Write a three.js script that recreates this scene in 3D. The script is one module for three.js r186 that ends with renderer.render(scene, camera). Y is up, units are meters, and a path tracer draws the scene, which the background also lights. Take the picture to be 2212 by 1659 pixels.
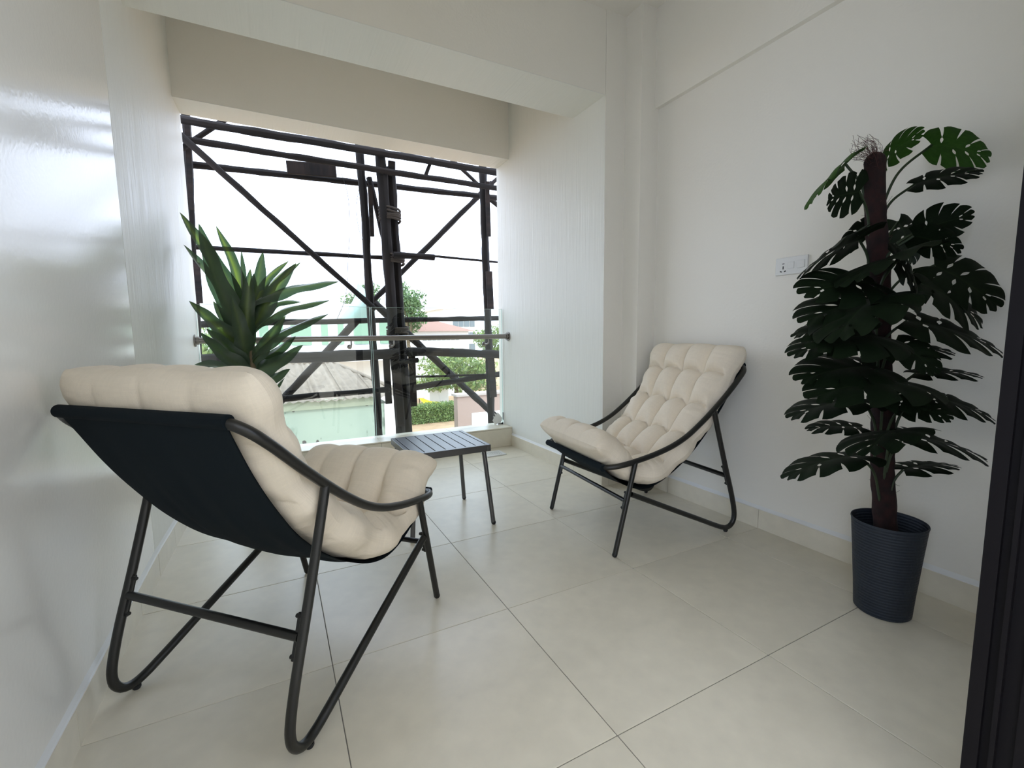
import * as THREE from 'three';
import { mergeGeometries, toCreasedNormals } from 'three/addons/utils/BufferGeometryUtils.js';
import { RoundedBoxGeometry } from 'three/addons/geometries/RoundedBoxGeometry.js';

// ------------------------------------------------------------------ camera, sky, exposure
const scene = new THREE.Scene();
const W = 2212, H = 1659, FOCAL = 982.5;
const camera = new THREE.PerspectiveCamera(2 * Math.atan(H / 2 / FOCAL) * 180 / Math.PI, W / H, 0.02, 400);
camera.position.set(-0.1004, 0.9965, 0.7976);
camera.rotation.set(-0.10906, -0.48032, -0.01158, 'YXZ');
camera.updateMatrixWorld(true);
scene.background = new THREE.Color().setRGB(0.85, 0.965, 1.19);
scene.backgroundIntensity = 1.7;
const renderer = new THREE.WebGLRenderer({ antialias: true });
renderer.toneMapping = THREE.LinearToneMapping;
renderer.toneMappingExposure = 1.95;
renderer.shadowMap.enabled = true;
// high thin-cloud sun on the far side of the building: lights the yard, never the balcony
const sun = new THREE.DirectionalLight(new THREE.Color().setRGB(1, 0.96, 0.9), 0.6);
sun.position.set(6, 22, 9); sun.target.position.set(2, 0, -16);
sun.castShadow = true; sun.shadow.radius = 6; sun.shadow.mapSize.set(2048, 2048);
Object.assign(sun.shadow.camera, { left: -40, right: 40, top: 40, bottom: -40, near: 0.5, far: 120 });
scene.add(sun, sun.target);

// ------------------------------------------------------------------ helpers
let seed = 12345;
const rnd = () => { seed = (seed * 1664525 + 1013904223) >>> 0; return seed / 4294967296; };
const rr = (a, b) => a + (b - a) * rnd();
const V = (x, y, z) => new THREE.Vector3(x, y, z);
const clamp = (x, a, b) => Math.max(a, Math.min(b, x));
const lerp = (a, b, t) => a + (b - a) * t;
const smooth = (a, b, x) => { const t = clamp((x - a) / (b - a), 0, 1); return t * t * (3 - 2 * t); };
const CAM = camera.position.clone();
const FWD = V(0, 0, -1).applyQuaternion(camera.quaternion);
const dirAt = (px, py) => V((px - W / 2) / FOCAL, -(py - H / 2) / FOCAL, -1).applyQuaternion(camera.quaternion);
const onZ = (px, py, z) => { const d = dirAt(px, py); return CAM.clone().addScaledVector(d, (z - CAM.z) / d.z); };
const onY = (px, py, y) => { const d = dirAt(px, py); return CAM.clone().addScaledVector(d, (y - CAM.y) / d.y); };
const onDepth = (px, py, depth) => CAM.clone().addScaledVector(dirAt(px, py), depth);
const depthOf = (p) => p.clone().sub(CAM).dot(FWD);

const hash = (x, y) => { let h = (x * 374761393 + y * 668265263) | 0; h = Math.imul(h ^ (h >>> 13), 1274126177); return ((h ^ (h >>> 16)) >>> 0) / 4294967296; };
function vnoise(x, y, px = 1e9, py = 1e9) {
  const xi = Math.floor(x), yi = Math.floor(y), fx = x - xi, fy = y - yi, m = (a, n) => ((a % n) + n) % n;
  const u = fx * fx * (3 - 2 * fx), v = fy * fy * (3 - 2 * fy);
  const a = hash(m(xi, px), m(yi, py)), b = hash(m(xi + 1, px), m(yi, py)), c = hash(m(xi, px), m(yi + 1, py)), d = hash(m(xi + 1, px), m(yi + 1, py));
  return lerp(lerp(a, b, u), lerp(c, d, u), v);
}
function fbm(x, y, oct = 4, px = 1e9, py = 1e9) { let s = 0, a = 0.5, t = 0; for (let i = 0; i < oct; i++) { s += a * vnoise(x, y, px, py); t += a; a *= 0.5; x *= 2; y *= 2; px *= 2; py *= 2; } return s / t; }
function texture(size, fn, srgb, repeat) {           // fn(u, v) -> [r, g, b] 0..1, or a number
  const data = new Uint8Array(size * size * 4);
  for (let j = 0; j < size; j++) for (let i = 0; i < size; i++) {
    const c = fn(i / size, j / size), k = (j * size + i) * 4, a = typeof c === 'number' ? [c, c, c] : c;
    data[k] = clamp(a[0], 0, 1) * 255; data[k + 1] = clamp(a[1], 0, 1) * 255; data[k + 2] = clamp(a[2], 0, 1) * 255; data[k + 3] = 255;
  }
  const t = new THREE.DataTexture(data, size, size, THREE.RGBAFormat);
  t.wrapS = t.wrapT = THREE.RepeatWrapping; t.magFilter = THREE.LinearFilter; t.minFilter = THREE.LinearMipmapLinearFilter; t.generateMipmaps = true;
  if (srgb) t.colorSpace = THREE.SRGBColorSpace;
  if (repeat) t.repeat.set(repeat[0], repeat[1]);
  t.needsUpdate = true; return t;
}
const lin = (r, g, b) => new THREE.Color().setRGB(r, g, b);
const mat = (o) => new THREE.MeshStandardMaterial({ side: THREE.DoubleSide, ...o });

// uv in metres from the dominant normal
function metreUV(g, s = 1) {
  g = g.index ? g.toNonIndexed() : g; g.computeVertexNormals();
  const p = g.attributes.position, n = g.attributes.normal, uv = new Float32Array(p.count * 2);
  for (let i = 0; i < p.count; i++) {
    const ax = Math.abs(n.getX(i)), ay = Math.abs(n.getY(i)), az = Math.abs(n.getZ(i)), x = p.getX(i), y = p.getY(i), z = p.getZ(i);
    const q = ay >= ax && ay >= az ? [x, z] : ax >= az ? [z, y] : [x, y];
    uv[i * 2] = q[0] * s; uv[i * 2 + 1] = q[1] * s;
  }
  g.setAttribute('uv', new THREE.BufferAttribute(uv, 2)); return g;
}
const box = (x0, x1, y0, y1, z0, z1) => metreUV(new THREE.BoxGeometry(x1 - x0, y1 - y0, z1 - z0).translate((x0 + x1) / 2, (y0 + y1) / 2, (z0 + z1) / 2));
const plain = (g) => { g = g.index ? g.toNonIndexed() : g; for (const k of Object.keys(g.attributes)) if (!['position', 'normal', 'uv'].includes(k)) g.deleteAttribute(k); return g; };
const join = (gs) => gs.length > 1 ? mergeGeometries(gs.map(plain)) : gs[0];
const taken = {};
function numbered(n) { const k = taken[n] = (taken[n] ?? -1) + 1; return k ? n + '_' + String(k).padStart(3, '0') : n; }
function add(name, g, m, parent) { const o = new THREE.Mesh(Array.isArray(g) ? join(g) : g, m); o.name = name; o.castShadow = o.receiveShadow = true; parent.add(o); return o; }
function thing(name, label, category, pos = [0, 0, 0], turn = 0, group) {
  const o = new THREE.Group(); o.name = numbered(name); o.position.set(...pos); o.rotation.y = turn; o.userData = { label, category }; if (group) o.userData.group = group; scene.add(o); return o;
}
function single(name, g, m, label, category, group) { const o = add(numbered(name), g, m, scene); o.userData = { label, category }; if (group) o.userData.group = group; return o; }
function struct(name, label, g, m) { const o = g ? add(name, g, m, scene) : new THREE.Group(); o.name = name; o.userData = { label, category: name.split('_')[0], kind: 'structure' }; if (!g) scene.add(o); return o; }
function tube(pts, r, seg = 40, rad = 10, closed = false, tension = 0.5) { return new THREE.TubeGeometry(new THREE.CatmullRomCurve3(pts, closed, 'centripetal', tension), seg, r, rad, closed); }
function rod(a, b, r, rad = 12, caps = true) {
  const L = a.distanceTo(b), g = new THREE.CylinderGeometry(r, r, L, rad, 1, !caps); g.rotateX(Math.PI / 2);
  const m = new THREE.Matrix4().lookAt(b, a, Math.abs(b.y - a.y) > 0.99 * L ? V(1, 0, 0) : V(0, 1, 0)); g.applyMatrix4(m); g.translate((a.x + b.x) / 2, (a.y + b.y) / 2, (a.z + b.z) / 2); return g;
}
function gridSurface(nu, nv, fn, closedNormals) {    // fn(u, v) -> Vector3
  const pos = [], uv = [], idx = [];
  for (let j = 0; j <= nv; j++) for (let i = 0; i <= nu; i++) { const p = fn(i / nu, j / nv); pos.push(p.x, p.y, p.z); uv.push(i / nu, j / nv); }
  for (let j = 0; j < nv; j++) for (let i = 0; i < nu; i++) { const a = j * (nu + 1) + i, b = a + 1, c = a + nu + 1, d = c + 1; idx.push(a, b, d, a, d, c); }
  const g = new THREE.BufferGeometry(); g.setAttribute('position', new THREE.Float32BufferAttribute(pos, 3)); g.setAttribute('uv', new THREE.Float32BufferAttribute(uv, 2)); g.setIndex(idx); g.computeVertexNormals(); return g;
}

// ------------------------------------------------------------------ materials
const tPaint = texture(512, (u, v) => 0.5 + 0.35 * (fbm(u * 16, v * 16, 4, 16, 16) - 0.5) + 0.25 * (vnoise(u * 128, v * 128, 128, 128) - 0.5));
const tBrush = texture(512, (u, v) => 0.5 + 0.9 * (fbm(u * 96, v * 4, 4, 96, 4) - 0.5) + 0.25 * (fbm(u * 8, v * 8, 3, 8, 8) - 0.5));
const tBrushRough = texture(512, (u, v) => 0.48 + 0.22 * (fbm(u * 64 + 3.3, v * 5, 4, 64, 5) - 0.5));
const tTile = texture(512, (u, v) => { const n = fbm(u * 24, v * 24, 4, 24, 24) - 0.5, m = fbm(u * 3 + 7, v * 3, 3, 3, 3) - 0.5; const k = 1 + 0.05 * n + 0.06 * m; return [0.90 * k, 0.88 * k, 0.83 * k]; }, true);
const tWeave = texture(256, (u, v) => { const a = Math.sin(u * Math.PI * 2 * 32) * 0.5 + 0.5, b = Math.sin(v * Math.PI * 2 * 32) * 0.5 + 0.5; return 0.3 + 0.4 * ((Math.floor(u * 64) + Math.floor(v * 64)) % 2 ? a : b) + 0.3 * vnoise(u * 64, v * 64, 64, 64); });
const tLinen = texture(512, (u, v) => { const n = fbm(u * 90, v * 12, 3, 90, 12) + fbm(u * 12, v * 90, 3, 12, 90) - 1; const k = 1 + 0.025 * n; return [0.935 * k, 0.885 * k, 0.805 * k]; }, true);
const tBark = texture(512, (u, v) => { const n = fbm(u * 40, v * 6, 4, 40, 6), m = fbm(u * 7, v * 7, 3, 7, 7), s = 0.55 * n + 0.5 * m; return [0.15 * s + 0.035, 0.115 * s + 0.028, 0.10 * s + 0.026]; }, true);
const tBarkB = texture(512, (u, v) => fbm(u * 40, v * 6, 4, 40, 6));
const tRib = texture(256, (u, v) => 0.5 + 0.32 * Math.sin(v * Math.PI * 2 * 32) + 0.35 * (fbm(u * 40, v * 32, 2, 40, 32) - 0.5));
const tCoir = texture(256, (u, v) => { const s = fbm(u * 50, v * 10, 4, 50, 10); return [0.07 + 0.14 * s, 0.03 + 0.06 * s, 0.03 + 0.05 * s]; }, true);
const tMint = texture(512, (u, v) => {                 // old mint paint with grey rain stains and knocked-off plaster
  const a = fbm(u * 10, v * 5, 5, 10, 5), b = fbm(u * 40, v * 20, 3, 40, 20), st = smooth(0.56, 0.78, a * 0.75 + b * 0.3);
  let c = [0.80 - 0.34 * st, 0.86 - 0.34 * st, 0.77 - 0.32 * st]; const chip = smooth(0.72, 0.76, fbm(u * 22 + 5, v * 14, 3, 22, 14));
  return [lerp(c[0], 0.42, chip), lerp(c[1], 0.40, chip), lerp(c[2], 0.37, chip)];
}, true);
const tRoof = texture(512, (u, v) => { const a = fbm(u * 12, v * 30, 4, 12, 30), b = fbm(u * 60, v * 60, 2, 60, 60); const k = 0.60 + 0.16 * a + 0.06 * b; return [k, k * 0.93, k * 0.84]; }, true);
const tSoil = texture(256, (u, v) => { const a = fbm(u * 12, v * 12, 4, 12, 12); return [0.66 + 0.14 * a, 0.55 + 0.12 * a, 0.43 + 0.1 * a]; }, true);

const mWall = mat({ color: lin(0.88, 0.845, 0.765), roughness: 0.5, bumpMap: tPaint, bumpScale: 0.0012 });
const mRoom = mat({ color: lin(0.88, 0.84, 0.755), roughness: 0.6 });
const mGloss = mat({ color: lin(0.87, 0.845, 0.78), roughness: 0.18, bumpMap: tPaint, bumpScale: 0.0005 });
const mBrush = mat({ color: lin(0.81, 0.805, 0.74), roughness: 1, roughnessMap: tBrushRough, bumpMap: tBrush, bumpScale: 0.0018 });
const mCeil = mat({ color: lin(0.88, 0.845, 0.765), roughness: 0.7, bumpMap: tPaint, bumpScale: 0.001 });
const mTile = [0, 1, 2].map((i) => { const t = tTile.clone(); t.offset.set(0.31 * i, 0.17 * i); t.needsUpdate = true; return mat({ map: t, color: lin(0.98 - 0.015 * i, 0.95 - 0.015 * i, 0.88 - 0.015 * i), roughness: 0.28 }); });
const mGrout = mat({ color: lin(0.22, 0.205, 0.18), roughness: 0.9 });
const mSkim = mat({ color: lin(0.82, 0.82, 0.80), roughness: 0.6 });
const mFrame = mat({ color: lin(0.011, 0.011, 0.010), roughness: 0.36, metalness: 0.0 });
const mSling = new THREE.MeshPhysicalMaterial({ side: THREE.DoubleSide, color: lin(0.006, 0.0115, 0.016), roughness: 0.95, specularIntensity: 0.4, bumpMap: tWeave, bumpScale: 0.0004 }); mSling.bumpMap = tWeave.clone(); mSling.bumpMap.repeat.set(10, 20); mSling.bumpMap.needsUpdate = true;
const tLinenC = tLinen.clone(); tLinenC.repeat.set(2, 4); tLinenC.needsUpdate = true;
const tWeaveC = tWeave.clone(); tWeaveC.repeat.set(9, 20); tWeaveC.needsUpdate = true;
const mCushion = new THREE.MeshPhysicalMaterial({ side: THREE.DoubleSide, map: tLinenC, roughness: 0.92, bumpMap: tWeaveC, bumpScale: 0.0004, sheen: 0.2, sheenRoughness: 0.7, sheenColor: lin(0.9, 0.88, 0.8) });
const mRubber = mat({ color: lin(0.012, 0.012, 0.012), roughness: 0.7 });
const mTable = new THREE.MeshPhysicalMaterial({ side: THREE.DoubleSide, color: lin(0.035, 0.034, 0.036), roughness: 0.3, ior: 1.9 });
const mSteel = mat({ color: lin(0.27, 0.25, 0.23), roughness: 0.3, metalness: 1 });
const mGlass = new THREE.MeshPhysicalMaterial({ side: THREE.DoubleSide, color: lin(0.94, 0.975, 0.955), roughness: 0, transmission: 1, thickness: 0, ior: 1.5 });
const mGlassEdge = mat({ color: lin(0.55, 0.72, 0.66), roughness: 0.15 });
const mPlastic = mat({ color: lin(0.80, 0.80, 0.78), roughness: 0.35 });
const mHole = mat({ color: lin(0.01, 0.01, 0.01), roughness: 0.8 });
const mDoor = new THREE.MeshPhysicalMaterial({ side: THREE.DoubleSide, color: lin(0.006, 0.005, 0.006), roughness: 0.5, specularIntensity: 0.25 });
const mPot = mat({ color: lin(0.010, 0.016, 0.027), roughness: 0.62, bumpMap: tRib, bumpScale: 0.0016 });
const mSoilDark = mat({ color: lin(0.02, 0.017, 0.014), roughness: 0.95 });
const mCoir = mat({ map: tCoir, roughness: 0.95, bumpMap: tBarkB, bumpScale: 0.004 });
const mFibre = mat({ color: lin(0.07, 0.025, 0.02), roughness: 0.9 });
const leafMat = (o) => new THREE.MeshPhysicalMaterial({ side: THREE.DoubleSide, vertexColors: true, roughness: 0.42, transmission: 0.12, thickness: 0, ...o });
const mLeafDark = leafMat({ roughness: 0.55, transmission: 0.10, specularIntensity: 0.15 });
const mLeafDrac = leafMat({ roughness: 0.42, transmission: 0.42 });
const mPetiole = mat({ color: lin(0.022, 0.038, 0.014), roughness: 0.55 });
const mCane = mat({ color: lin(0.16, 0.12, 0.07), roughness: 0.8, bumpMap: tBarkB, bumpScale: 0.004 });
const mBark = mat({ map: tBark, roughness: 0.9 });
const mPlank = mat({ map: tBark, color: lin(1.6, 1.5, 1.4), roughness: 0.9, bumpMap: tBarkB, bumpScale: 0.004 });
const mRope = mat({ color: lin(0.07, 0.055, 0.045), roughness: 0.95 });

// ------------------------------------------------------------------ the room shell
const XL = -0.592, XJ = -0.5915, XS = 1.752, XR = 2.042, ZP = -1.502, ZC = -1.36, XC = 1.903, ZH = -2.77, ZO = -3.01, YC = 2.885, YH = 2.462, YB = 2.414, ZB = -1.838, ZD = 0.50, ZK = -2.764, YK = 0.172, ZBACK = 3.6;
struct('wall_left', 'glossy white painted plaster wall behind the near sling chair', box(XL - 0.2, XL, -0.3, 3.1, ZP, ZD + 0.16), mGloss);
const XO = -0.553, jambX = (z) => lerp(XJ, XO, (z - ZP) / (ZO - ZP));   // the pier splays a little towards the opening
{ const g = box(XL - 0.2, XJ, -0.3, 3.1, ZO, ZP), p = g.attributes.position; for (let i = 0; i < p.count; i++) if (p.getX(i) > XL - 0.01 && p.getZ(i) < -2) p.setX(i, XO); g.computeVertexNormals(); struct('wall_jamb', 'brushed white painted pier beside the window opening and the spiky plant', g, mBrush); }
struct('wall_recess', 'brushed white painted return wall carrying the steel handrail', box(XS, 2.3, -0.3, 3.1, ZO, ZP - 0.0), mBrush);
struct('wall_pilaster', 'narrow white corner column beside the cushioned chair', box(XC, 2.3, -0.3, 3.1, ZP, ZC), mWall);
struct('wall_right', 'plain white wall behind the split-leaf plant', [box(XR, 2.3, -0.3, 3.1, ZC, ZD + 0.16), box(2.012, XR, 2.33, YC, ZC, ZD)], mWall);
add('pier_face', box(XS, XC + 0.01, 0, 3.0, ZP - 0.001, ZP + 0.003), mWall, scene.getObjectByName('wall_recess'));
const header = struct('wall_header', 'white downstand wall above the window opening', box(XL - 0.2, 2.3, YH + 0.004, 3.1, ZO, ZH), mWall);
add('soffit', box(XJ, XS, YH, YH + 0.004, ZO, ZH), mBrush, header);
const beam = struct('trim_1', 'white concrete beam crossing below the ceiling before the window bay', box(XJ - 0.1, XS, YB + 0.004, 3.05, ZB, ZP - 0.0006), mWall);
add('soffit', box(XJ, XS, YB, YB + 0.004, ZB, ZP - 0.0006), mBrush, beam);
struct('ceiling', 'plain white balcony ceiling', [box(XL - 0.2, 2.3, YC, 3.1, ZP, ZBACK), box(XL - 0.2, 2.3, 2.96, 3.1, ZO, ZP)], mCeil);
// the room the camera looks out of, unseen; wall openings added for fill light
struct('wall_door', 'white wall round the balcony doorway', [box(1.09, 2.3, 0, 3.0, ZD, ZD + 0.16), box(XL - 0.2, -0.52, 0, 3.0, ZD, ZD + 0.16), box(-0.52, 1.09, 2.3, 3.0, ZD, ZD + 0.16)], mWall);
struct('wall_back', 'cream walls of the unseen room behind the doorway, with openings added for fill light', [box(XL - 1.2, 2.9, -0.3, 1.9, ZBACK, ZBACK + 0.15), box(XL - 1.2, 2.9, 2.75, 3.1, ZBACK, ZBACK + 0.15), box(XL - 1.2, -0.9, 1.9, 2.75, ZBACK, ZBACK + 0.15), box(1.9, 2.9, 1.9, 2.75, ZBACK, ZBACK + 0.15), ...[XL - 1.2, 2.75].flatMap((x) => [box(x, x + 0.15, -0.3, 0.1, ZD + 0.16, ZBACK), box(x, x + 0.15, 2.8, 3.1, ZD + 0.16, ZBACK), box(x, x + 0.15, 0.1, 2.8, ZD + 0.16, 0.8), box(x, x + 0.15, 0.1, 2.8, 3.5, ZBACK)]), box(XL - 1.2, XL - 0.2, -0.3, 3.1, ZD, ZD + 0.16), box(2.3, 2.9, -0.3, 3.1, ZD, ZD + 0.16), box(XL - 1.2, XL - 0.2, YC, 3.1, ZD, ZBACK), box(2.3, 2.9, YC, 3.1, ZD, ZBACK)], mRoom);

// floor: 60 cm porcelain tiles with thin recessed joints
const floor = struct('floor', 'cream porcelain tile floor with thin dark joints');
add('grout', box(XL - 1.2, 2.9, -0.3, -0.0022, ZO + 0.02, ZBACK), mGrout, floor);
{
  const gap = 0.0012, geos = {};
  const cuts = (a, b) => { const out = []; for (let k = Math.floor(a / 0.6); k * 0.6 < b; k++) { const s = Math.max(a, k * 0.6), e = Math.min(b, k * 0.6 + 0.6); if (e - s > 0.012) out.push([s, e]); } return out; };
  for (const [x0, x1] of cuts(XL - 1.04, 2.74)) for (const [z0, z1] of cuts(ZK - 0.01, ZBACK - 0.01)) {
    if (z1 < ZD + 0.1 && (x1 < XL || x0 > XR + 0.1)) continue;
    const w = x1 - x0 - 2 * gap, d = z1 - z0 - 2 * gap, key = w.toFixed(3) + '_' + d.toFixed(3);
    geos[key] ??= metreUV(new RoundedBoxGeometry(w, 0.010, d, 1, 0.0012).translate(0, -0.005, 0));
    const o = add('tile', geos[key], mTile[Math.floor(rnd() * 3)], floor); o.position.set((x0 + x1) / 2, 0, (z0 + z1) / 2);
  }
}
// skirting tiles
function skirting(name, label, axis, at, side, a, b, h = 0.098, t = 0.011) {
  const g = struct(name, label);
  for (let k = Math.floor(a / 0.6); k * 0.6 < b; k++) {
    const s = Math.max(a, k * 0.6) + 0.0012, e = Math.min(b, k * 0.6 + 0.6) - 0.0012; if (e - s < 0.01) continue;
    const u0 = side > 0 ? at - 0.004 : at - t, u1 = side > 0 ? at + t : at + 0.004;
    add('tile', axis === 'x' ? box(u0, u1, -0.001, h, s, e) : box(s, e, -0.001, h, u0, u1), mTile[((k % 3) + 3) % 3], g);
  }
  // plaster skim run along the top edge
  const n = 40, pr = (z) => 0.004 + 0.0035 * fbm(z * 9 + at * 7, 3, 3), pos = [];
  const P = (i, q) => { const z = lerp(a, b, i / n), w = t - 0.001, r = pr(z); const pts = [[0, h - 0.001], [w, h - 0.001], [w * 0.55, h + r * 0.6], [0, h + r + 0.012]]; const [u, y] = pts[q]; return axis === 'x' ? V(at + side * u, y, z) : V(z, y, at + side * u); };
  for (let i = 0; i < n; i++) for (let q = 0; q < 3; q++) { const A = P(i, q), B = P(i, q + 1), C = P(i + 1, q), D = P(i + 1, q + 1); for (const v of [A, B, D, A, D, C]) pos.push(v.x, v.y, v.z); }
  const sg = new THREE.BufferGeometry(); sg.setAttribute('position', new THREE.Float32BufferAttribute(pos, 3)); add('plaster_skim', metreUV(sg), mSkim, g);
  return g;
}
skirting('baseboard_left', 'cream tile skirting along the glossy wall', 'x', XL, 1, ZP, ZD);
{ const k = skirting('baseboard_jamb', 'cream tile skirting under the brushed window pier', 'x', XJ, 1, ZK, ZP), a = -Math.atan((XO - XJ) / (ZP - ZO)); k.rotation.y = a; k.position.set(XJ - (XJ * Math.cos(a) + ZP * Math.sin(a)), 0, ZP - (-XJ * Math.sin(a) + ZP * Math.cos(a))); }
skirting('baseboard_recess', 'cream tile skirting along the return wall by the floor drain', 'x', XS, -1, ZK, ZP);
skirting('baseboard_pier', 'short cream tile skirting on the pier face behind the cushioned chair', 'z', ZP, 1, XS - 0.011, XC);
skirting('baseboard_column', 'short cream tile skirting on the corner column', 'z', ZC, 1, XC, XR);
skirting('baseboard_right', 'cream tile skirting behind the potted split-leaf plant', 'x', XR, -1, ZC, ZD);

// tiled kerb under the glass
const kerb = struct('trim_2', 'low cream tiled kerb under the glass balustrade');
add('kerb_core', box(XJ - 0.05, XS + 0.05, -0.3, YK - 0.011, ZO, ZK - 0.011), mGrout, kerb);
for (let k = -1; k < 3; k++) {
  const s = Math.max(XJ, k * 0.6) + 0.0012, e = Math.min(XS, k * 0.6 + 0.6) - 0.0012;
  add('front_tile', metreUV(new RoundedBoxGeometry(e - s, YK - 0.014, 0.011, 1, 0.0012).translate((s + e) / 2, (YK - 0.012) / 2, ZK - 0.0055)), mTile[(k + 3) % 3], kerb);
  add('top_tile', metreUV(new RoundedBoxGeometry(e - s, 0.011, ZK - ZO - 0.001, 1, 0.0012).translate((s + e) / 2, YK - 0.0055, (ZK + ZO) / 2)), mTile[(k + 4) % 3], kerb);
}

// dark door jamb beside the camera
const door = struct('door_1', 'black metal frame of the balcony doorway');
{
  const j = 1.012;
  add('jamb', [box(j + 0.010, j + 0.09, 0, 2.3, ZD + 0.012, ZD + 0.15), box(j, j + 0.03, 0, 2.3, ZD - 0.005, ZD + 0.016), box(j - 0.003, j + 0.03, 0, 2.3, ZD + 0.03, ZD + 0.037), box(j, j + 0.03, 0, 2.3, ZD + 0.06, ZD + 0.16)], mDoor, door);
  add('jamb', box(-0.53, -0.46, 0, 2.3, ZD - 0.005, ZD + 0.16), mDoor, door);
  add('head', box(-0.53, j + 0.09, 2.24, 2.31, ZD - 0.005, ZD + 0.16), mDoor, door);
}

// ------------------------------------------------------------------ glass balustrade and rail
const ZG = -2.93;
function pane(x0, x1, label) {
  const g = thing('glass_panel', label, 'glass panel', [0, 0, 0], 0, 'glass balustrade panels');
  add('pane', box(x0, x1, YK - 0.0, 1.222, ZG - 0.0005, ZG + 0.0005), mGlass, g);
  const e = 0.005; add('polished_edge', [box(x0, x0 + 0.0022, YK, 1.222, ZG - e, ZG + e), box(x1 - 0.0022, x1, YK, 1.222, ZG - e, ZG + e), box(x0, x1, 1.2205, 1.2225, ZG - e, ZG + e)], mGlassEdge, g);
  return g;
}
pane(-0.552, 0.586, 'clear glass balustrade pane behind the spiky-leaved plant');
const paneR = pane(0.596, 1.743, 'clear glass balustrade pane behind the slatted side table');
{ // white paint smear in the corner of the pane
  const c = onZ(1073, 905, ZG + 0.003), sh = new THREE.Shape(), n = 26;
  for (let i = 0; i < n; i++) { const a = i / n * Math.PI * 2, r = 0.055 * (0.6 + 0.8 * vnoise(i * 0.9, 4.2)); const x = clamp(c.x + 0.012 + Math.cos(a) * r * 0.95, 1.60, 1.742), y = clamp(c.y + Math.sin(a) * r * 1.05, YK + 0.001, 0.4); i ? sh.lineTo(x, y) : sh.moveTo(x, y); }
  const g = new THREE.ExtrudeGeometry(sh, { depth: 0.001, bevelEnabled: false }); g.translate(0, 0, ZG + 0.002);
  const o = add('paint_smear', g, mSkim, paneR); o.userData.label = 'white paint smear in the lower corner';
  const sl = []; for (const [x, y, w, h] of [[1.735, 0.174, 0.016, 0.012], [1.715, 0.173, 0.05, 0.006], [1.742, 0.21, 0.006, 0.07]]) sl.push(box(x - w / 2, x + w / 2, y, y + h, ZG + 0.002, ZG + 0.008));
  add('black_sealant', sl, mRubber, paneR);
}
const rail = thing('handrail', 'brushed steel tube handrail fixed across the window opening', 'handrail', [0, 0, -2.82]);
{
  const y = 0.978;
  const xl = jambX(-2.82); add('rail_tube', rod(V(xl + 0.012, y, 0), V(XS - 0.012, y, 0), 0.0205, 24), mSteel, rail);
  for (const [x, s] of [[xl, 1], [XS, -1]]) { const f = add('wall_flange', [rod(V(x, y, 0), V(x + s * 0.008, y, 0), 0.040, 28), rod(V(x + s * 0.008, y, 0), V(x + s * 0.026, y, 0), 0.027, 24)], mSteel, rail); for (let k = 0; k < 3; k++) { const a = k * 2.1 + 0.5; add('screw', rod(V(x + s * 0.008, y + Math.sin(a) * 0.033, Math.cos(a) * 0.033), V(x + s * 0.011, y + Math.sin(a) * 0.033, Math.cos(a) * 0.033), 0.004, 8), mSteel, f); } }
  for (const x of [-0.2, 0.42, 0.74, 1.56]) { const b = add('glass_bracket', [tube([V(x, y - 0.018, 0), V(x, y - 0.05, 0), V(x, y - 0.062, -0.03), V(x, y - 0.064, ZG + 2.82 + 0.012)], 0.006, 16, 8), rod(V(x, y - 0.064, ZG + 2.82 + 0.003), V(x, y - 0.064, ZG + 2.82 + 0.016), 0.018, 18)], mSteel, rail); }
}

// ------------------------------------------------------------------ sling chair with tufted cushion
const cur = (pts) => new THREE.CatmullRomCurve3(pts.map(([x, y]) => V(x, y, 0)), false, 'centripetal');
const slingCurve = cur([[-0.124, 0.822], [-0.098, 0.772], [-0.055, 0.690], [0.0, 0.600], [0.076, 0.494], [0.16, 0.408], [0.26, 0.335], [0.36, 0.283], [0.44, 0.266], [0.51, 0.277], [0.585, 0.312], [0.64, 0.352], [0.692, 0.396]]);
const cushCurve = cur([[-0.088, 0.926], [-0.054, 0.850], [-0.010, 0.755], [0.062, 0.632], [0.132, 0.538], [0.212, 0.458], [0.300, 0.388], [0.390, 0.338], [0.478, 0.336], [0.548, 0.362], [0.602, 0.404], [0.642, 0.448], [0.688, 0.484], [0.745, 0.506]]);
const frameAt = (c, s) => { const p = c.getPointAt(clamp(s, 0, 1)), t = c.getTangentAt(clamp(s, 0, 1)); return { p, n: V(-t.y, t.x, 0) }; };   // n points to the sitter
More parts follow.
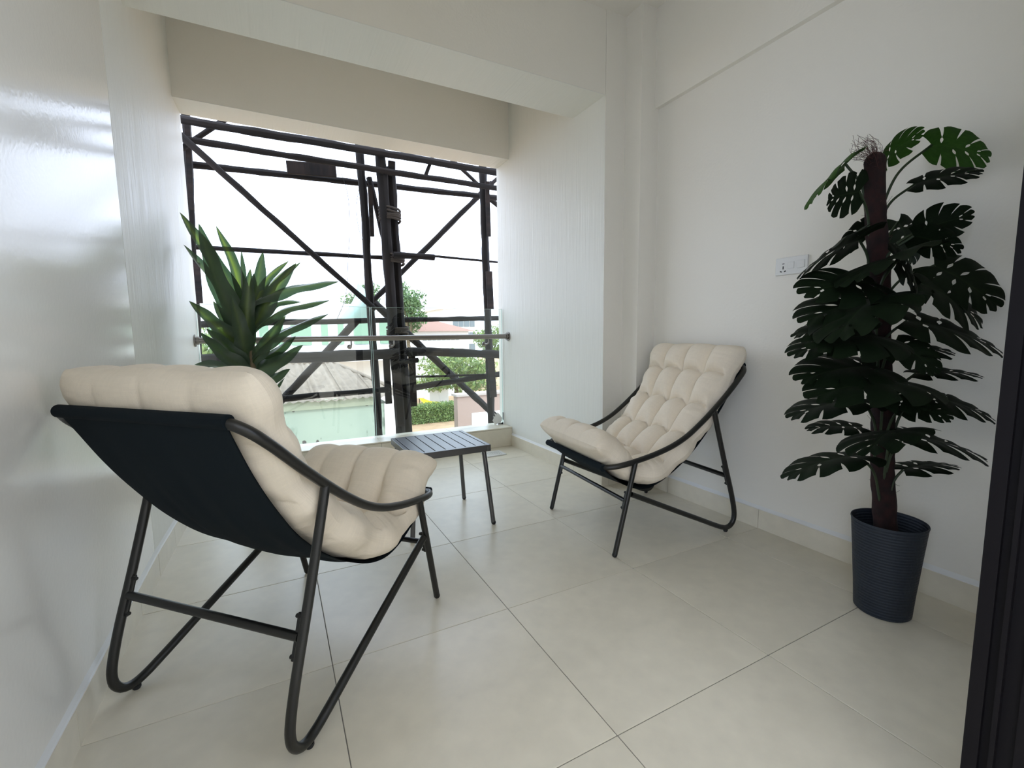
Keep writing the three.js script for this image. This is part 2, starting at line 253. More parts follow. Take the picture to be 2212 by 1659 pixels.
function cushionGeometry() {
  const NU = 96, NV = 210, HW = 0.286, T = 0.090;
  const prof = (a, k) => Math.pow(Math.max(0, 1 - Math.pow(Math.abs(a), k)), 0.5), dome = (e) => Math.sqrt(Math.max(0, 1 - Math.pow(1 - clamp(e * 2, 0, 1), 2.2)));
  const surf = (sideSign) => gridSurface(NU, NV, (i, j) => {
    const w = Math.sin((i - 0.5) * Math.PI), s = 0.5 - 0.5 * Math.cos(j * Math.PI), wl = lerp(i * 2 - 1, w, 0.5), sl = lerp(j, s, 0.3);
    const f = frameAt(cushCurve, sl), E = prof(wl, 6) * prof(sl * 2 - 1, 16);
    const u = (wl + 1) * 2, fu = u - Math.floor(u), arch = 1 - Math.pow(2 * fu - 1, 2), wob = 0.09 * (fbm(Math.floor(u) * 3.7 + 5, sl * 5, 2) - 0.5);
    const v = (sl < 0.155 ? sl / 0.155 : 1 + (sl - 0.155) / 0.160) + wob + 0.23 * arch * smooth(0.06, 0.16, sl), fv = v - Math.floor(v);
    const eu = Math.min(fu, 1 - fu), ev = Math.min(fv, 1 - fv), rim = Math.min(u, 4 - u), onU = smooth(0.1, 0.6, rim) * lerp(1, 0.3, smooth(0.82, 0.92, sl)), onV = smooth(0.05, 0.10, sl) * smooth(0.90, 0.82, sl) * smooth(0.02, 0.22, rim);
    const seamU = lerp(1, dome(eu), onU), seamV = lerp(1, dome(ev), onV), q = seamU * seamV;
    const crease = 0.010 * (fbm(sl * 44 + 2.1 * sideSign, Math.abs(wl) * 2 + 7, 3) - 0.5) * smooth(0.4, 0.95, Math.abs(wl)) * 2 + 0.005 * (fbm(wl * 6 + 3, sl * 24, 3) - 0.5);
    const th = sideSign > 0 ? T * E * (0.30 + 0.74 * q) + crease * E : -T * E * (lerp(0.62, 0.48, smooth(0.6, 0.75, sl)) + 0.12 * q) + crease * E;
    const bulge = 1 + 0.03 * Math.sin(v * Math.PI * 2) * smooth(0.75, 1, Math.abs(wl)) + 0.10 * smooth(0.2, 0.06, sl);
    const z = HW * wl * bulge * (0.93 + 0.07 * prof(sl * 2 - 1, 14)) + 0.008 * (fbm(sl * 9, 2, 2) - 0.5);
    return f.p.clone().addScaledVector(f.n, th).add(V(0, 0.010 * (fbm(wl * 2.2 + 8, 1, 2) - 0.5) * smooth(0.2, 0, sl), z));
  });
  const top = surf(1), bot = surf(-1); bot.setIndex(Array.from(bot.index.array).reverse()); bot.computeVertexNormals();
  return [top, bot];
}
function slingGeometry() {
  const f = (off) => gridSurface(30, 90, (i, j) => {
    const w = i * 2 - 1, fr = frameAt(slingCurve, j), mid = Math.sin(j * Math.PI);
    const sag = -0.012 * mid * (1 - w * w) + 0.007 * mid * (fbm(i * 8 + 1.5 + j * 1.5, j * 1.6, 3) - 0.5) * 2;
    const hw = 0.268 - 0.030 * Math.pow(mid, 0.6);
    return fr.p.clone().addScaledVector(fr.n, sag + off).add(V(0, 0, w * hw));
  });
  const a = f(0.0012), b = f(-0.0012);
  const wrap = (x, y) => rod(V(x, y, -0.27), V(x, y, 0.27), 0.0158, 20);
  return [a, b, wrap(-0.122, 0.826), wrap(0.697, 0.402)];
}
function makeChair(label) {
  const o = thing('sling_chair', label, 'chair', [0, 0, 0], 0, 'cushioned sling chairs on the balcony');
  const half = [[-0.122, 0.826, 0], [-0.122, 0.826, 0.14], [-0.122, 0.826, 0.235], [-0.117, 0.821, 0.268], [-0.097, 0.803, 0.292], [-0.055, 0.766, 0.302], [0.02, 0.697, 0.306], [0.10, 0.629, 0.306], [0.18, 0.567, 0.306], [0.26, 0.514, 0.306], [0.34, 0.477, 0.306], [0.44, 0.448, 0.306], [0.54, 0.428, 0.305], [0.615, 0.415, 0.300], [0.660, 0.408, 0.286], [0.688, 0.404, 0.262], [0.697, 0.402, 0.225], [0.697, 0.402, 0.12], [0.697, 0.402, 0]];
  const loop = [...half.map((p) => V(...p)), ...half.slice(1, -1).reverse().map(([x, y, z]) => V(x, y, -z))];
  add('seat_frame', tube(loop, 0.0125, 260, 14, true), mFrame, o);
  for (const s of [1, -1]) {
    const z = 0.306 * s;
    const u = add('rear_leg', tube([[0.102, 0.628], [0.069, 0.516], [0.018, 0.352], [-0.036, 0.185], [-0.055, 0.112], [-0.059, 0.082], [-0.055, 0.052], [-0.038, 0.029], [-0.012, 0.0205], [0.022, 0.0275], [0.06, 0.043], [0.2, 0.107], [0.38, 0.189], [0.574, 0.278]].map(([x, y]) => V(x, y, z)), 0.0122, 120, 14), mFrame, o);
    add('rubber_foot', [rod(V(-0.004, 0, z), V(-0.004, 0.012, z), 0.0085, 14), rod(V(-0.004, 0.0045, z), V(-0.004, 0.012, z), 0.011, 14)], mRubber, u);
    const f = add('front_leg', rod(V(0.553, 0.424, z), V(0.6565, 0.010, z), 0.0115, 16), mFrame, o);
    add('rubber_foot', (() => { const g = new THREE.SphereGeometry(0.0117, 14, 10); g.translate(0.6572, 0.0108, z); return g; })(), mRubber, f);
    for (const [x, y, len, lean, par] of [[-0.004, 0.285, 0.11, 0.305, u], [0.598, 0.248, 0.085, -0.243, f]]) {
      const b = new RoundedBoxGeometry(0.008, len, 0.020, 2, 0.003); b.rotateZ(-lean); b.translate(x, y, z - s * 0.012); add('bracket', b, mFrame, par);
      for (const q of [-1, 1]) { const cy = y + q * len * 0.40, cx = x + Math.sin(lean) * q * len * 0.40; add('bolt', rod(V(cx, cy, z - s * 0.010), V(cx, cy, z - s * 0.026), 0.0052, 8), mRubber, par); }
    }
  }
  add('rear_stretcher', rod(V(-0.004, 0.285, -0.296), V(-0.004, 0.285, 0.296), 0.0112, 16), mFrame, o);
  add('front_stretcher', rod(V(0.598, 0.248, -0.296), V(0.598, 0.248, 0.296), 0.0095, 16), mFrame, o);
  const sl = add('sling', slingGeometry(), mSling, o); sl.userData.label = 'dark navy fabric sling';
  const cu = add('cushion', cushionGeometry(), mCushion, o); cu.userData.label = 'cream tufted cushion';
  return o;
}
const chairA = makeChair('cream-cushioned sling chair with its navy back turned, against the glossy wall');
chairA.position.set(-0.2915, 0, -0.553); chairA.rotation.y = 44.05 * Math.PI / 180;
const chairB = chairA.clone(); chairB.name = 'sling_chair_001'; chairB.userData = { label: 'cream tufted sling chair facing into the room from the corner column', category: 'chair', group: 'cushioned sling chairs on the balcony' };
chairB.position.set(1.877, 0, -0.957); chairB.rotation.y = 174.7 * Math.PI / 180; scene.add(chairB);

// ------------------------------------------------------------------ slatted side table
{
  const x0 = 0.444, x1 = 0.866, z0 = -1.712, z1 = -1.302, h = 0.430, cx = (x0 + x1) / 2, cz = (z0 + z1) / 2, wx = x1 - x0, wz = z1 - z0;
  const t = thing('side_table', 'small black metal side table with a slatted top by the kerb', 'table', [cx, 0, cz]);
  const rim = 0.020, ap = 0.034, b = (a0, a1, c0, c1) => metreUV(new RoundedBoxGeometry(a1 - a0, ap, c1 - c0, 2, 0.002).translate((a0 + a1) / 2, h - ap / 2, (c0 + c1) / 2));
  for (const s of [-1, 1]) { add('rim', b(s > 0 ? wx / 2 - rim : -wx / 2, s > 0 ? wx / 2 : -wx / 2 + rim, -wz / 2, wz / 2), mTable, t); add('rim', b(-wx / 2 + rim, wx / 2 - rim, s > 0 ? wz / 2 - rim : -wz / 2, s > 0 ? wz / 2 : -wz / 2 + rim), mTable, t); }
  const n = 7, g = 0.0052, in0 = -wx / 2 + rim, sw = (wx - 2 * rim - (n + 1) * g) / n, sg = new RoundedBoxGeometry(sw, 0.012, wz - 2 * rim + 0.002, 2, 0.0012);
  for (let k = 0; k < n; k++) { const o = add('slat', sg, mTable, t); o.position.set(in0 + g + sw / 2 + k * (sw + g), h - 0.0063, 0); }
  for (const sx of [-1, 1]) for (const sz of [-1, 1]) { const l = add('leg', rod(V(sx * (wx / 2 - 0.030), h - 0.012, sz * (wz / 2 - 0.030)), V(sx * (wx / 2 + 0.005), 0.012, sz * (wz / 2 + 0.004)), 0.0118, 16), mTable, t); const f = new THREE.SphereGeometry(0.0125, 14, 10); f.translate(sx * (wx / 2 + 0.006), 0.0115, sz * (wz / 2 + 0.005)); add('rubber_foot', f, mRubber, l); }
}

// ------------------------------------------------------------------ socket and floor drain
{
  const zc = -0.503, yc = 1.296, s = thing('wall_socket', 'white double wall plate with a multi-pin socket and switch', 'socket', [XR, yc, zc]);
  const pl = new RoundedBoxGeometry(0.010, 0.080, 0.148, 3, 0.004); pl.translate(-0.005, 0, 0); add('plate', pl, mPlastic, s);
  const hole = (dy, dz, h, w, r = 0) => { const g = new THREE.BoxGeometry(0.0012, h, w); g.rotateX(r); g.translate(-0.0102, dy, dz); return g; };
  add('pin_hole', [hole(0.012, -0.036, 0.003, 0.010)], mHole, s); add('pin_hole', [hole(-0.006, -0.036, 0.014, 0.0045)], mHole, s); add('pin_hole', [hole(-0.023, -0.046, 0.005, 0.009, 0.35)], mHole, s); add('pin_hole', [hole(-0.023, -0.027, 0.005, 0.009, -0.35)], mHole, s);
  const sw = new RoundedBoxGeometry(0.006, 0.030, 0.030, 2, 0.002); sw.rotateZ(0.1); sw.translate(-0.0105, 0.002, 0.0); add('switch_rocker', sw, mPlastic, s);
  const sw2 = new RoundedBoxGeometry(0.004, 0.034, 0.034, 2, 0.002); sw2.translate(-0.0105, 0.002, 0.045); add('blank_module', sw2, mPlastic, s);
}
{
  const d = thing('floor_drain', 'white square floor drain grate near the kerb', 'drain', [1.474, 0, -2.575], 0.0);
  const fr = new THREE.Shape(); fr.moveTo(-0.085, -0.07); fr.lineTo(0.085, -0.07); fr.lineTo(0.085, 0.07); fr.lineTo(-0.085, 0.07); fr.closePath(); const ho = new THREE.Path(); ho.moveTo(-0.06, -0.048); ho.lineTo(0.06, -0.048); ho.lineTo(0.06, 0.048); ho.lineTo(-0.06, 0.048); ho.closePath(); fr.holes.push(ho);
  const g = new THREE.ExtrudeGeometry(fr, { depth: 0.006, bevelEnabled: true, bevelSize: 0.002, bevelThickness: 0.002, bevelSegments: 1 }); g.rotateX(-Math.PI / 2); g.translate(0, 0.002, 0); add('frame', g, mPlastic, d);
  for (let k = 0; k < 7; k++) add('grate_bar', new THREE.BoxGeometry(0.011, 0.005, 0.098).translate(-0.051 + k * 0.017, 0.0045, 0), mPlastic, d);
}

// ------------------------------------------------------------------ monstera
function setColors(g, fn) { const n = g.attributes.position.count, c = new Float32Array(n * 3), uv = g.attributes.uv; for (let i = 0; i < n; i++) { const k = fn(uv.getX(i), uv.getY(i), i); c[i * 3] = k[0]; c[i * 3 + 1] = k[1]; c[i * 3 + 2] = k[2]; } g.setAttribute('color', new THREE.BufferAttribute(c, 3)); return g; }
// one split leaf of length 1 along +x, lateral z, face normal y
function monsteraLeaf(variant) {
  const pos = [], uv = [], idx = [], lobes = 5, nS = 9, nT = 5, R = (k) => hash(variant * 57 + 3, k * 13 + 7);
  const half = (t) => 0.50 * Math.pow(Math.sin(Math.PI * clamp(0.10 + 0.90 * t, 0, 1)), 0.62) * (1 - 0.30 * t);
  const P = (side, t, s) => {                          // t 0 base .. 1 tip along the lobes, s 0 rib .. 1 margin
    const rx = 0.10 + 0.86 * Math.pow(t, 1.15), ang = lerp(-0.75, 1.22, Math.pow(t, 0.6)), wdt = half(t) * s;
    let x = rx + Math.sin(ang) * wdt * (0.75 + 0.25 * s), z = Math.cos(ang) * wdt + 0.05 * s * s * (1 - t); x = lerp(x, rx + 0.02, 1 - s > 0.999 ? 1 : 0);
    const y = -0.24 * (x - 0.15) * (x - 0.15) * (0.7 + 0.6 * R(90)) + 0.13 * Math.pow(Math.abs(z), 1.1) - 0.22 * Math.pow(s, 2.2) * Math.abs(z) + 0.012 * Math.sin(t * lobes * Math.PI * 2) * s;
    return [x, y, z * side];
  };
  for (const side of [-1, 1]) for (let k = 0; k < lobes; k++) {
    const t0 = k / lobes, t1 = (k + 1) / lobes, s0 = 0.36 + 0.22 * R(k + side * 20 + 40), g = 0.08 + 0.14 * R(k + side * 31 + 80), hole0 = R(k + side * 9 + 60) > 0.4 ? 0.24 : 0, hole1 = R(k + 1 + side * 9 + 60) > 0.4 ? 0.24 : 0;
    const s1 = 0.36 + 0.22 * R(k + 1 + side * 20 + 40), base = pos.length / 3, reach = 0.93 + 0.13 * R(k + side * 11 + 120);
    const open = (s, sa, hl) => 0.5 * g * (0.55 * smooth(sa, sa + 0.16, s) + 0.45 * smooth(sa, 1, s)) + 0.5 * hl * Math.max(0, 1 - Math.pow((s - 0.26) / 0.13, 2));
    for (let i = 0; i <= nS * 2; i++) for (let j = 0; j <= nT; j++) {
      const sb = i / (nS * 2), lo = k === 0 ? 0 : open(sb, s0, hole0), hi = k === lobes - 1 ? 0 : open(sb, s1, hole1), f = lerp(lo, 1 - hi, j / nT), t = lerp(t0, t1, f);
      const round = 1 - 0.10 * Math.pow(clamp(1 - 1.6 * j / nT, 0, 1), 1.5) * (k === lobes - 1 && j === nT ? 0 : 1); const p = P(side, t, sb * lerp(1, reach * round, smooth(0.5, 1, sb)));
      pos.push(...p); uv.push(sb, f + k);
    }
    for (let i = 0; i < nS * 2; i++) for (let j = 0; j < nT; j++) { const a = base + i * (nT + 1) + j, b = a + 1, c = a + nT + 1, d = c + 1; side > 0 ? idx.push(a, b, d, a, d, c) : idx.push(a, d, b, a, c, d); }
  }
  const geo = new THREE.BufferGeometry(); geo.setAttribute('position', new THREE.Float32BufferAttribute(pos, 3)); geo.setAttribute('uv', new THREE.Float32BufferAttribute(uv, 2)); geo.setIndex(idx); geo.computeVertexNormals();
  return geo;
}
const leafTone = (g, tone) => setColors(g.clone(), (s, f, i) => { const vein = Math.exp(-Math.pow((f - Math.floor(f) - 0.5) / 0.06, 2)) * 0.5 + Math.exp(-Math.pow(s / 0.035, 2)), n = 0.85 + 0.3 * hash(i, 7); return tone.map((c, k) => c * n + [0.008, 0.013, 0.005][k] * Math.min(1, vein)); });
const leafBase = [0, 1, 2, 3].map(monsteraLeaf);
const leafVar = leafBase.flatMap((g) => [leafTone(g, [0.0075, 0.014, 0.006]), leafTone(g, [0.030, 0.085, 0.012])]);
{
  const px0 = 1.775, pz0 = 0.047, pot = thing('potted_split_leaf_plant', 'tall artificial split-leaf plant in a dark blue ribbed pot by the white wall', 'plant', [px0, 0, pz0]);
  const prof = [[0.0, 0.001], [0.078, 0.001], [0.083, 0.006], [0.088, 0.09], [0.098, 0.22], [0.1065, 0.325], [0.1085, 0.331], [0.1075, 0.335], [0.104, 0.333], [0.101, 0.30], [0.095, 0.22], [0.09, 0.20]];
  const pg = new THREE.LatheGeometry(prof.map(([x, y]) => new THREE.Vector2(x, y)), 64); { const u = pg.attributes.uv, p = pg.attributes.position; for (let i = 0; i < u.count; i++) u.setXY(i, u.getX(i) * 2, p.getY(i) * 3.0); }
  const pp = add('pot', pg, mPot, pot); pp.userData.label = 'dark blue pot with fine horizontal ribs';
  add('potting_soil', new THREE.CircleGeometry(0.096, 32).rotateX(-Math.PI / 2).translate(0, 0.235, 0), mSoilDark, pot);
  const D0 = depthOf(V(px0, 0.9, pz0)), org = V(px0, 0, pz0), local = (px, py, dd = 0, xmax = 1.93) => { let p = onDepth(px, py, D0 + dd); if (p.x > xmax) { const d = dirAt(px, py); p = CAM.clone().addScaledVector(d, (xmax - CAM.x) / d.x); } return p.sub(org); };
  // coir-wrapped pole
  const tb = V(0, 0.20, 0), tt = local(1890, 350, 0.0), trunk = [];
  for (let k = 0; k <= 8; k++) trunk.push(tb.clone().lerp(tt, k / 8).add(V(0.004 * Math.sin(k * 1.7), 0, 0.004 * Math.cos(k * 2.1))));
  const tg = tube(trunk, 0.032, 60, 18); { const p = tg.attributes.position, c = new THREE.CatmullRomCurve3(trunk, false, 'centripetal'); for (let i = 0; i < p.count; i++) { const v = V(p.getX(i), p.getY(i), p.getZ(i)), s = Math.floor(i / 19) / 60, m = c.getPointAt(s), k = (1.08 - 0.14 * s) * (0.90 + 0.22 * fbm(i * 0.37, s * 30, 3)); v.sub(m).multiplyScalar(k).add(m); p.setXYZ(i, v.x, v.y, v.z); } tg.computeVertexNormals(); }
  const tr = add('stem', [tg, new THREE.SphereGeometry(0.031, 16, 10).translate(tt.x, tt.y, tt.z)], mCoir, pot); tr.userData.label = 'reddish brown coir-wrapped pole';
  { // loose coir fibres at the top
    const gs = []; for (let k = 0; k < 70; k++) { const a = tt.clone().add(V(rr(-0.02, 0.02), rr(-0.03, 0.02), rr(-0.02, 0.02))), up = local(lerp(1892, 1835, rnd()), lerp(350, 288, rnd()), rr(-0.04, 0.04)); const m = a.clone().lerp(up, 0.5).add(V(rr(-0.03, 0.03), rr(-0.01, 0.03), rr(-0.03, 0.03))); gs.push(tube([a, a.clone().lerp(m, 0.5).add(V(0, 0.008, 0)), m, up], 0.0005, 10, 4)); }
    for (let k = 0; k < 110; k++) { const s = rr(0, 1), c = tb.clone().lerp(tt, s), a = rr(0, 6.28), q = c.clone().add(V(Math.cos(a) * 0.028, 0, Math.sin(a) * 0.028)), e = c.clone().add(V(Math.cos(a + 0.3) * 0.043, rr(-0.01, 0.02), Math.sin(a + 0.3) * 0.043)); gs.push(tube([q, q.clone().lerp(e, 0.6), e], 0.0005, 3, 3)); }
    const o = add('coir_fibre', gs, mFibre, pot); o.userData.kind = 'stuff';
  }
  // [base px, tip px, apparent width px, depth of base, depth of tip (m, away from the camera), bright, rootY px]
  const L = [
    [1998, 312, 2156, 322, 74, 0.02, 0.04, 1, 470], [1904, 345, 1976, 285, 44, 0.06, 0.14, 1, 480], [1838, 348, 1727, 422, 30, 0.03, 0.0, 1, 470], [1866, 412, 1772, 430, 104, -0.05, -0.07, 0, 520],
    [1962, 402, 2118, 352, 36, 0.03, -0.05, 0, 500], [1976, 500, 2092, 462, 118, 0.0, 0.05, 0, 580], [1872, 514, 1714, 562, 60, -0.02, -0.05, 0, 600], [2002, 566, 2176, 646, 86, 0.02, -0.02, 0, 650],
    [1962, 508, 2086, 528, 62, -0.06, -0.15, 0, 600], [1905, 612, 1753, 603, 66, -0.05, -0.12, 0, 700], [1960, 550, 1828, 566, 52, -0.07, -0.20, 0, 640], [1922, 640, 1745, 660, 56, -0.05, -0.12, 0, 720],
    [1976, 606, 2150, 680, 54, -0.03, -0.10, 0, 720], [1936, 690, 2180, 720, 56, -0.03, -0.08, 0, 780], [1882, 688, 1716, 700, 32, -0.02, 0.03, 0, 760], [1872, 722, 1714, 740, 42, -0.05, -0.08, 0, 800],
    [1908, 726, 1778, 716, 48, -0.07, -0.20, 0, 820], [1908, 792, 1740, 788, 66, -0.04, -0.10, 0, 880], [1964, 822, 1774, 814, 62, -0.09, -0.19, 0, 900], [1880, 860, 1706, 874, 40, -0.02, -0.02, 0, 1000],
    [1964, 808, 2118, 790, 30, 0.02, 0.08, 0, 900], [1968, 850, 2158, 878, 42, 0.0, -0.03, 0, 960], [1942, 872, 2054, 892, 46, -0.06, -0.18, 0, 980], [1872, 924, 1746, 910, 28, 0.02, 0.06, 0, 1040],
    [1936, 940, 2128, 956, 50, -0.03, -0.06, 0, 1050], [1940, 1018, 2052, 982, 46, 0.02, 0.08, 0, 1080], [1872, 982, 1694, 998, 36, -0.02, -0.02, 0, 1100], [1936, 928, 1868, 946, 30, -0.06, -0.22, 0, 1050],
    [1932, 760, 2060, 742, 40, 0.05, 0.16, 0, 860], [1900, 640, 1800, 690, 60, -0.08, -0.24, 0, 760], [1930, 560, 2010, 600, 60, -0.08, -0.24, 0, 660], [1900, 840, 1990, 872, 56, -0.08, -0.22, 0, 960], [1890, 470, 1800, 540, 40, 0.05, 0.14, 0, 600], [1935, 470, 1990, 560, 50, 0.06, 0.18, 0, 600],
    [1925, 730, 2030, 790, 60, -0.07, -0.2, 0, 840], [1895, 760, 1830, 830, 46, 0.06, 0.16, 0, 880],
  ];
  L.forEach(([bx, by, tx, ty, wpx, db, dt, bright, ry], k) => {
    const b = local(bx, by, db), t = local(tx, ty, dt), axis = t.clone().sub(b), len = axis.length(), a = axis.clone().divideScalar(len);
    const view = CAM.clone().sub(org).sub(b).normalize(), be = view.clone().addScaledVector(a, -view.dot(a)).normalize(), bf = new THREE.Vector3().crossVectors(a, be);
    const realW = len * 0.86, appW = wpx / FOCAL * (D0 + db), c = clamp(appW / realW, 0.12, 0.97), sn = Math.sqrt(1 - c * c);
    let n1 = bf.clone().multiplyScalar(c).addScaledVector(be, sn), nA = new THREE.Vector3().crossVectors(n1, a), n2 = bf.clone().multiplyScalar(c).addScaledVector(be, -sn), nB = new THREE.Vector3().crossVectors(n2, a);
    if (nA.y < 0) { n1.negate(); nA.negate(); } if (nB.y < 0) { n2.negate(); nB.negate(); }
    const above = by > 560; let lat = n1, nor = nA;                     // seen from above when below the eye, else from below
    if ((nB.dot(view) > 0) === above && !((nA.dot(view) > 0) === above)) { lat = n2; nor = nB; }
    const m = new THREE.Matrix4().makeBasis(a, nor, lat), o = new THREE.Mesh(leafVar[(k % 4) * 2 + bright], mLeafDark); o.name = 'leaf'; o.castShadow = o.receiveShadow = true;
    o.quaternion.setFromRotationMatrix(m); o.scale.setScalar(len); o.position.copy(b); if (new THREE.Vector3().crossVectors(a, nor).dot(lat) < 0) { o.scale.z *= 1; } pot.add(o);
    // petiole from low on the pole up to the blade
    const ang = Math.atan2(b.z, b.x), ryW = Math.min(local(1905, ry, 0).y, b.y - 0.04), r0 = tb.clone().lerp(tt, clamp((ryW - tb.y) / (tt.y - tb.y), 0, 1)).add(V(Math.cos(ang) * 0.024, 0, Math.sin(ang) * 0.024));
    const attach = b.clone().addScaledVector(a, len * 0.10), m1 = r0.clone().lerp(attach, 0.35); m1.y = lerp(r0.y, attach.y, 0.62);
    add('petiole', tube([r0, m1, attach], 0.0042, 18, 7), mPetiole, pot);
  });
}

// ------------------------------------------------------------------ dracaena behind the near chair
function strapLeaf(pts, wid, lat, cup, stripe) {      // ribbon through points, lateral direction lat
  const c = new THREE.CatmullRomCurve3(pts, false, 'centripetal'), nL = 30, nW = 6;
  const g = gridSurface(nW, nL, (i, j) => {
    const p = c.getPointAt(j), t = c.getTangentAt(Math.min(j, 0.97)), side = lat.clone().addScaledVector(t, -lat.dot(t)).normalize(), nor = new THREE.Vector3().crossVectors(t, side), w = i * 2 - 1;
    const prof = Math.pow(smooth(-0.12, 0.30, j), 0.9) * Math.pow(Math.max(0, 1 - Math.pow(j, 2.6)), 0.8) + 0.02 * (1 - j);
    const edge = 1 + 0.10 * Math.sin(j * 17 + w * 2) * Math.abs(w);
    return p.addScaledVector(side, w * wid * prof * edge).addScaledVector(nor, cup * wid * (Math.abs(w) - 0.3) * prof + wid * 0.14 * prof * Math.sin(j * 15 + w * 1.5) * Math.abs(w));
  });
  return setColors(g, (u, v, i) => { const w = Math.abs(u * 2 - 1), st = stripe * Math.exp(-Math.pow(w / 0.34, 2)) * (0.6 + 0.4 * Math.sin(v * 3)), n = 0.85 + 0.3 * hash(i, 3) * 0.6; return [lerp(0.050, 0.26, st) * n, lerp(0.095, 0.36, st) * n, lerp(0.045, 0.05, st) * n]; });
}
{
  const bx = -0.205, bz = -2.16, pl = thing('potted_dracaena', 'spiky plant with long striped strap leaves standing before the glass', 'plant', [bx, 0, bz]);
  const prof = [[0.0, 0.001], [0.085, 0.001], [0.09, 0.006], [0.10, 0.15], [0.112, 0.27], [0.113, 0.275], [0.108, 0.273], [0.10, 0.2]];
  add('pot', new THREE.LatheGeometry(prof.map(([x, y]) => new THREE.Vector2(x, y)), 48), mPot, pl); add('potting_soil', new THREE.CircleGeometry(0.102, 28).rotateX(-Math.PI / 2).translate(0, 0.235, 0), mSoilDark, pl);
  const D0 = depthOf(V(bx, 0.9, bz)), org = V(bx, 0, bz), local = (px, py, dd = 0) => onDepth(px, py, D0 + dd).sub(org);
  const s0 = V(0, 0.2, 0), s1 = local(548, 792), s2 = local(538, 680);
  add('cane', [tube([s0, s0.clone().lerp(s1, 0.5).add(V(0.008, 0, 0)), s1, s2], 0.016, 40, 12)], mCane, pl);
  // [base px, mid px, tip px, half width px, depth at base mid tip, facing 0..1, stripe]
  const L = [
    [530, 720, 480, 600, 388, 458, 22, 0.02, 0.03, 0.0, 0.8, 0.75], [533, 735, 470, 610, 429, 482, 25, -0.03, -0.06, -0.04, 0.95, 0.12], [535, 690, 505, 575, 466, 487, 16, 0.05, 0.06, 0.05, 0.8, 0.8], [515, 705, 455, 602, 396, 528, 12, 0.02, 0.04, 0.06, 0.5, 0.2],
    [538, 690, 526, 610, 521, 540, 9, 0.02, 0.02, 0.02, 0.7, 0.1], [545, 700, 555, 620, 568, 543, 20, 0.04, 0.06, 0.08, 0.9, 0.25], [533, 778, 533, 680, 541, 580, 21, -0.03, -0.07, -0.08, 1, 0.55], [545, 680, 575, 605, 624, 563, 12, 0.04, 0.09, 0.12, 0.7, 0.7],
    [548, 690, 590, 610, 650, 566, 13, 0.05, 0.11, 0.15, 0.6, 0.6], [552, 700, 592, 628, 640, 568, 19, 0.0, -0.01, 0.0, 0.9, 0.55], [548, 655, 625, 626, 733, 608, 12, 0.0, -0.03, -0.08, 0.55, 0.15], [550, 715, 610, 672, 715, 648, 10, -0.02, -0.05, -0.10, 0.35, 0.2],
    [545, 772, 606, 722, 710, 678, 11, -0.05, -0.10, -0.14, 0.45, 0.1], [546, 785, 578, 735, 617, 682, 16, -0.04, -0.08, -0.12, 0.9, 0.3], [550, 792, 590, 765, 639, 726, 14, 0.0, 0.02, 0.04, 0.7, 0.15], [552, 804, 600, 782, 655, 745, 18, -0.05, -0.10, -0.12, 0.85, 0.1],
    [556, 835, 590, 818, 627, 797, 15, -0.03, -0.06, -0.08, 0.8, 0.05], [528, 755, 465, 702, 408, 650, 19, -0.02, -0.05, -0.06, 0.85, 0.5], [530, 768, 492, 706, 460, 650, 17, 0.0, -0.02, 0.0, 0.85, 0.2], [532, 800, 480, 765, 432, 718, 17, -0.05, -0.10, -0.12, 0.9, 0.1],
    [533, 790, 490, 748, 445, 710, 16, -0.03, -0.06, -0.06, 0.85, 0.1], [530, 815, 470, 790, 420, 788, 12, 0.0, 0.02, 0.04, 0.6, 0.1], [532, 765, 522, 720, 500, 640, 20, -0.06, -0.10, -0.12, 0.95, 0.25], [548, 700, 600, 655, 652, 652, 9, 0.03, 0.06, 0.08, 0.5, 0.2],
    [556, 850, 590, 842, 615, 816, 8, -0.03, -0.05, -0.07, 0.7, 0.1], [552, 850, 585, 855, 606, 846, 7, -0.06, -0.12, -0.14, 0.6, 0.1], [535, 840, 490, 840, 450, 850, 14, -0.02, -0.06, -0.1, 0.7, 0.1], [540, 720, 545, 640, 548, 590, 18, 0.05, 0.08, 0.1, 0.9, 0.2], [536, 760, 500, 690, 470, 630, 16, 0.04, 0.08, 0.12, 0.8, 0.2],
  ];
  L.forEach(([ax, ay, mx, my, tx, ty, hw, d0, d1, d2, face, stripe]) => {
    const st = clamp((ay - 655) / 200, 0, 1), A = local(ax, ay, d0 * 0.3), M = local(mx, my, d1), T = local(tx, ty, d2); const root = local(lerp(540, 552, st), ay + 14, 0);
    const dir = T.clone().sub(A).normalize(), view = CAM.clone().sub(org).sub(M).normalize(), be = view.clone().addScaledVector(dir, -view.dot(dir)).normalize(), bf = new THREE.Vector3().crossVectors(dir, be), lat = bf.multiplyScalar(face).addScaledVector(be, Math.sqrt(Math.max(0, 1 - face * face)));
    add('leaf', strapLeaf([root, A, M, T], 0.9 * hw / FOCAL * D0 / Math.max(face, 0.45), lat, 0.35, stripe), mLeafDrac, pl);
  });
}

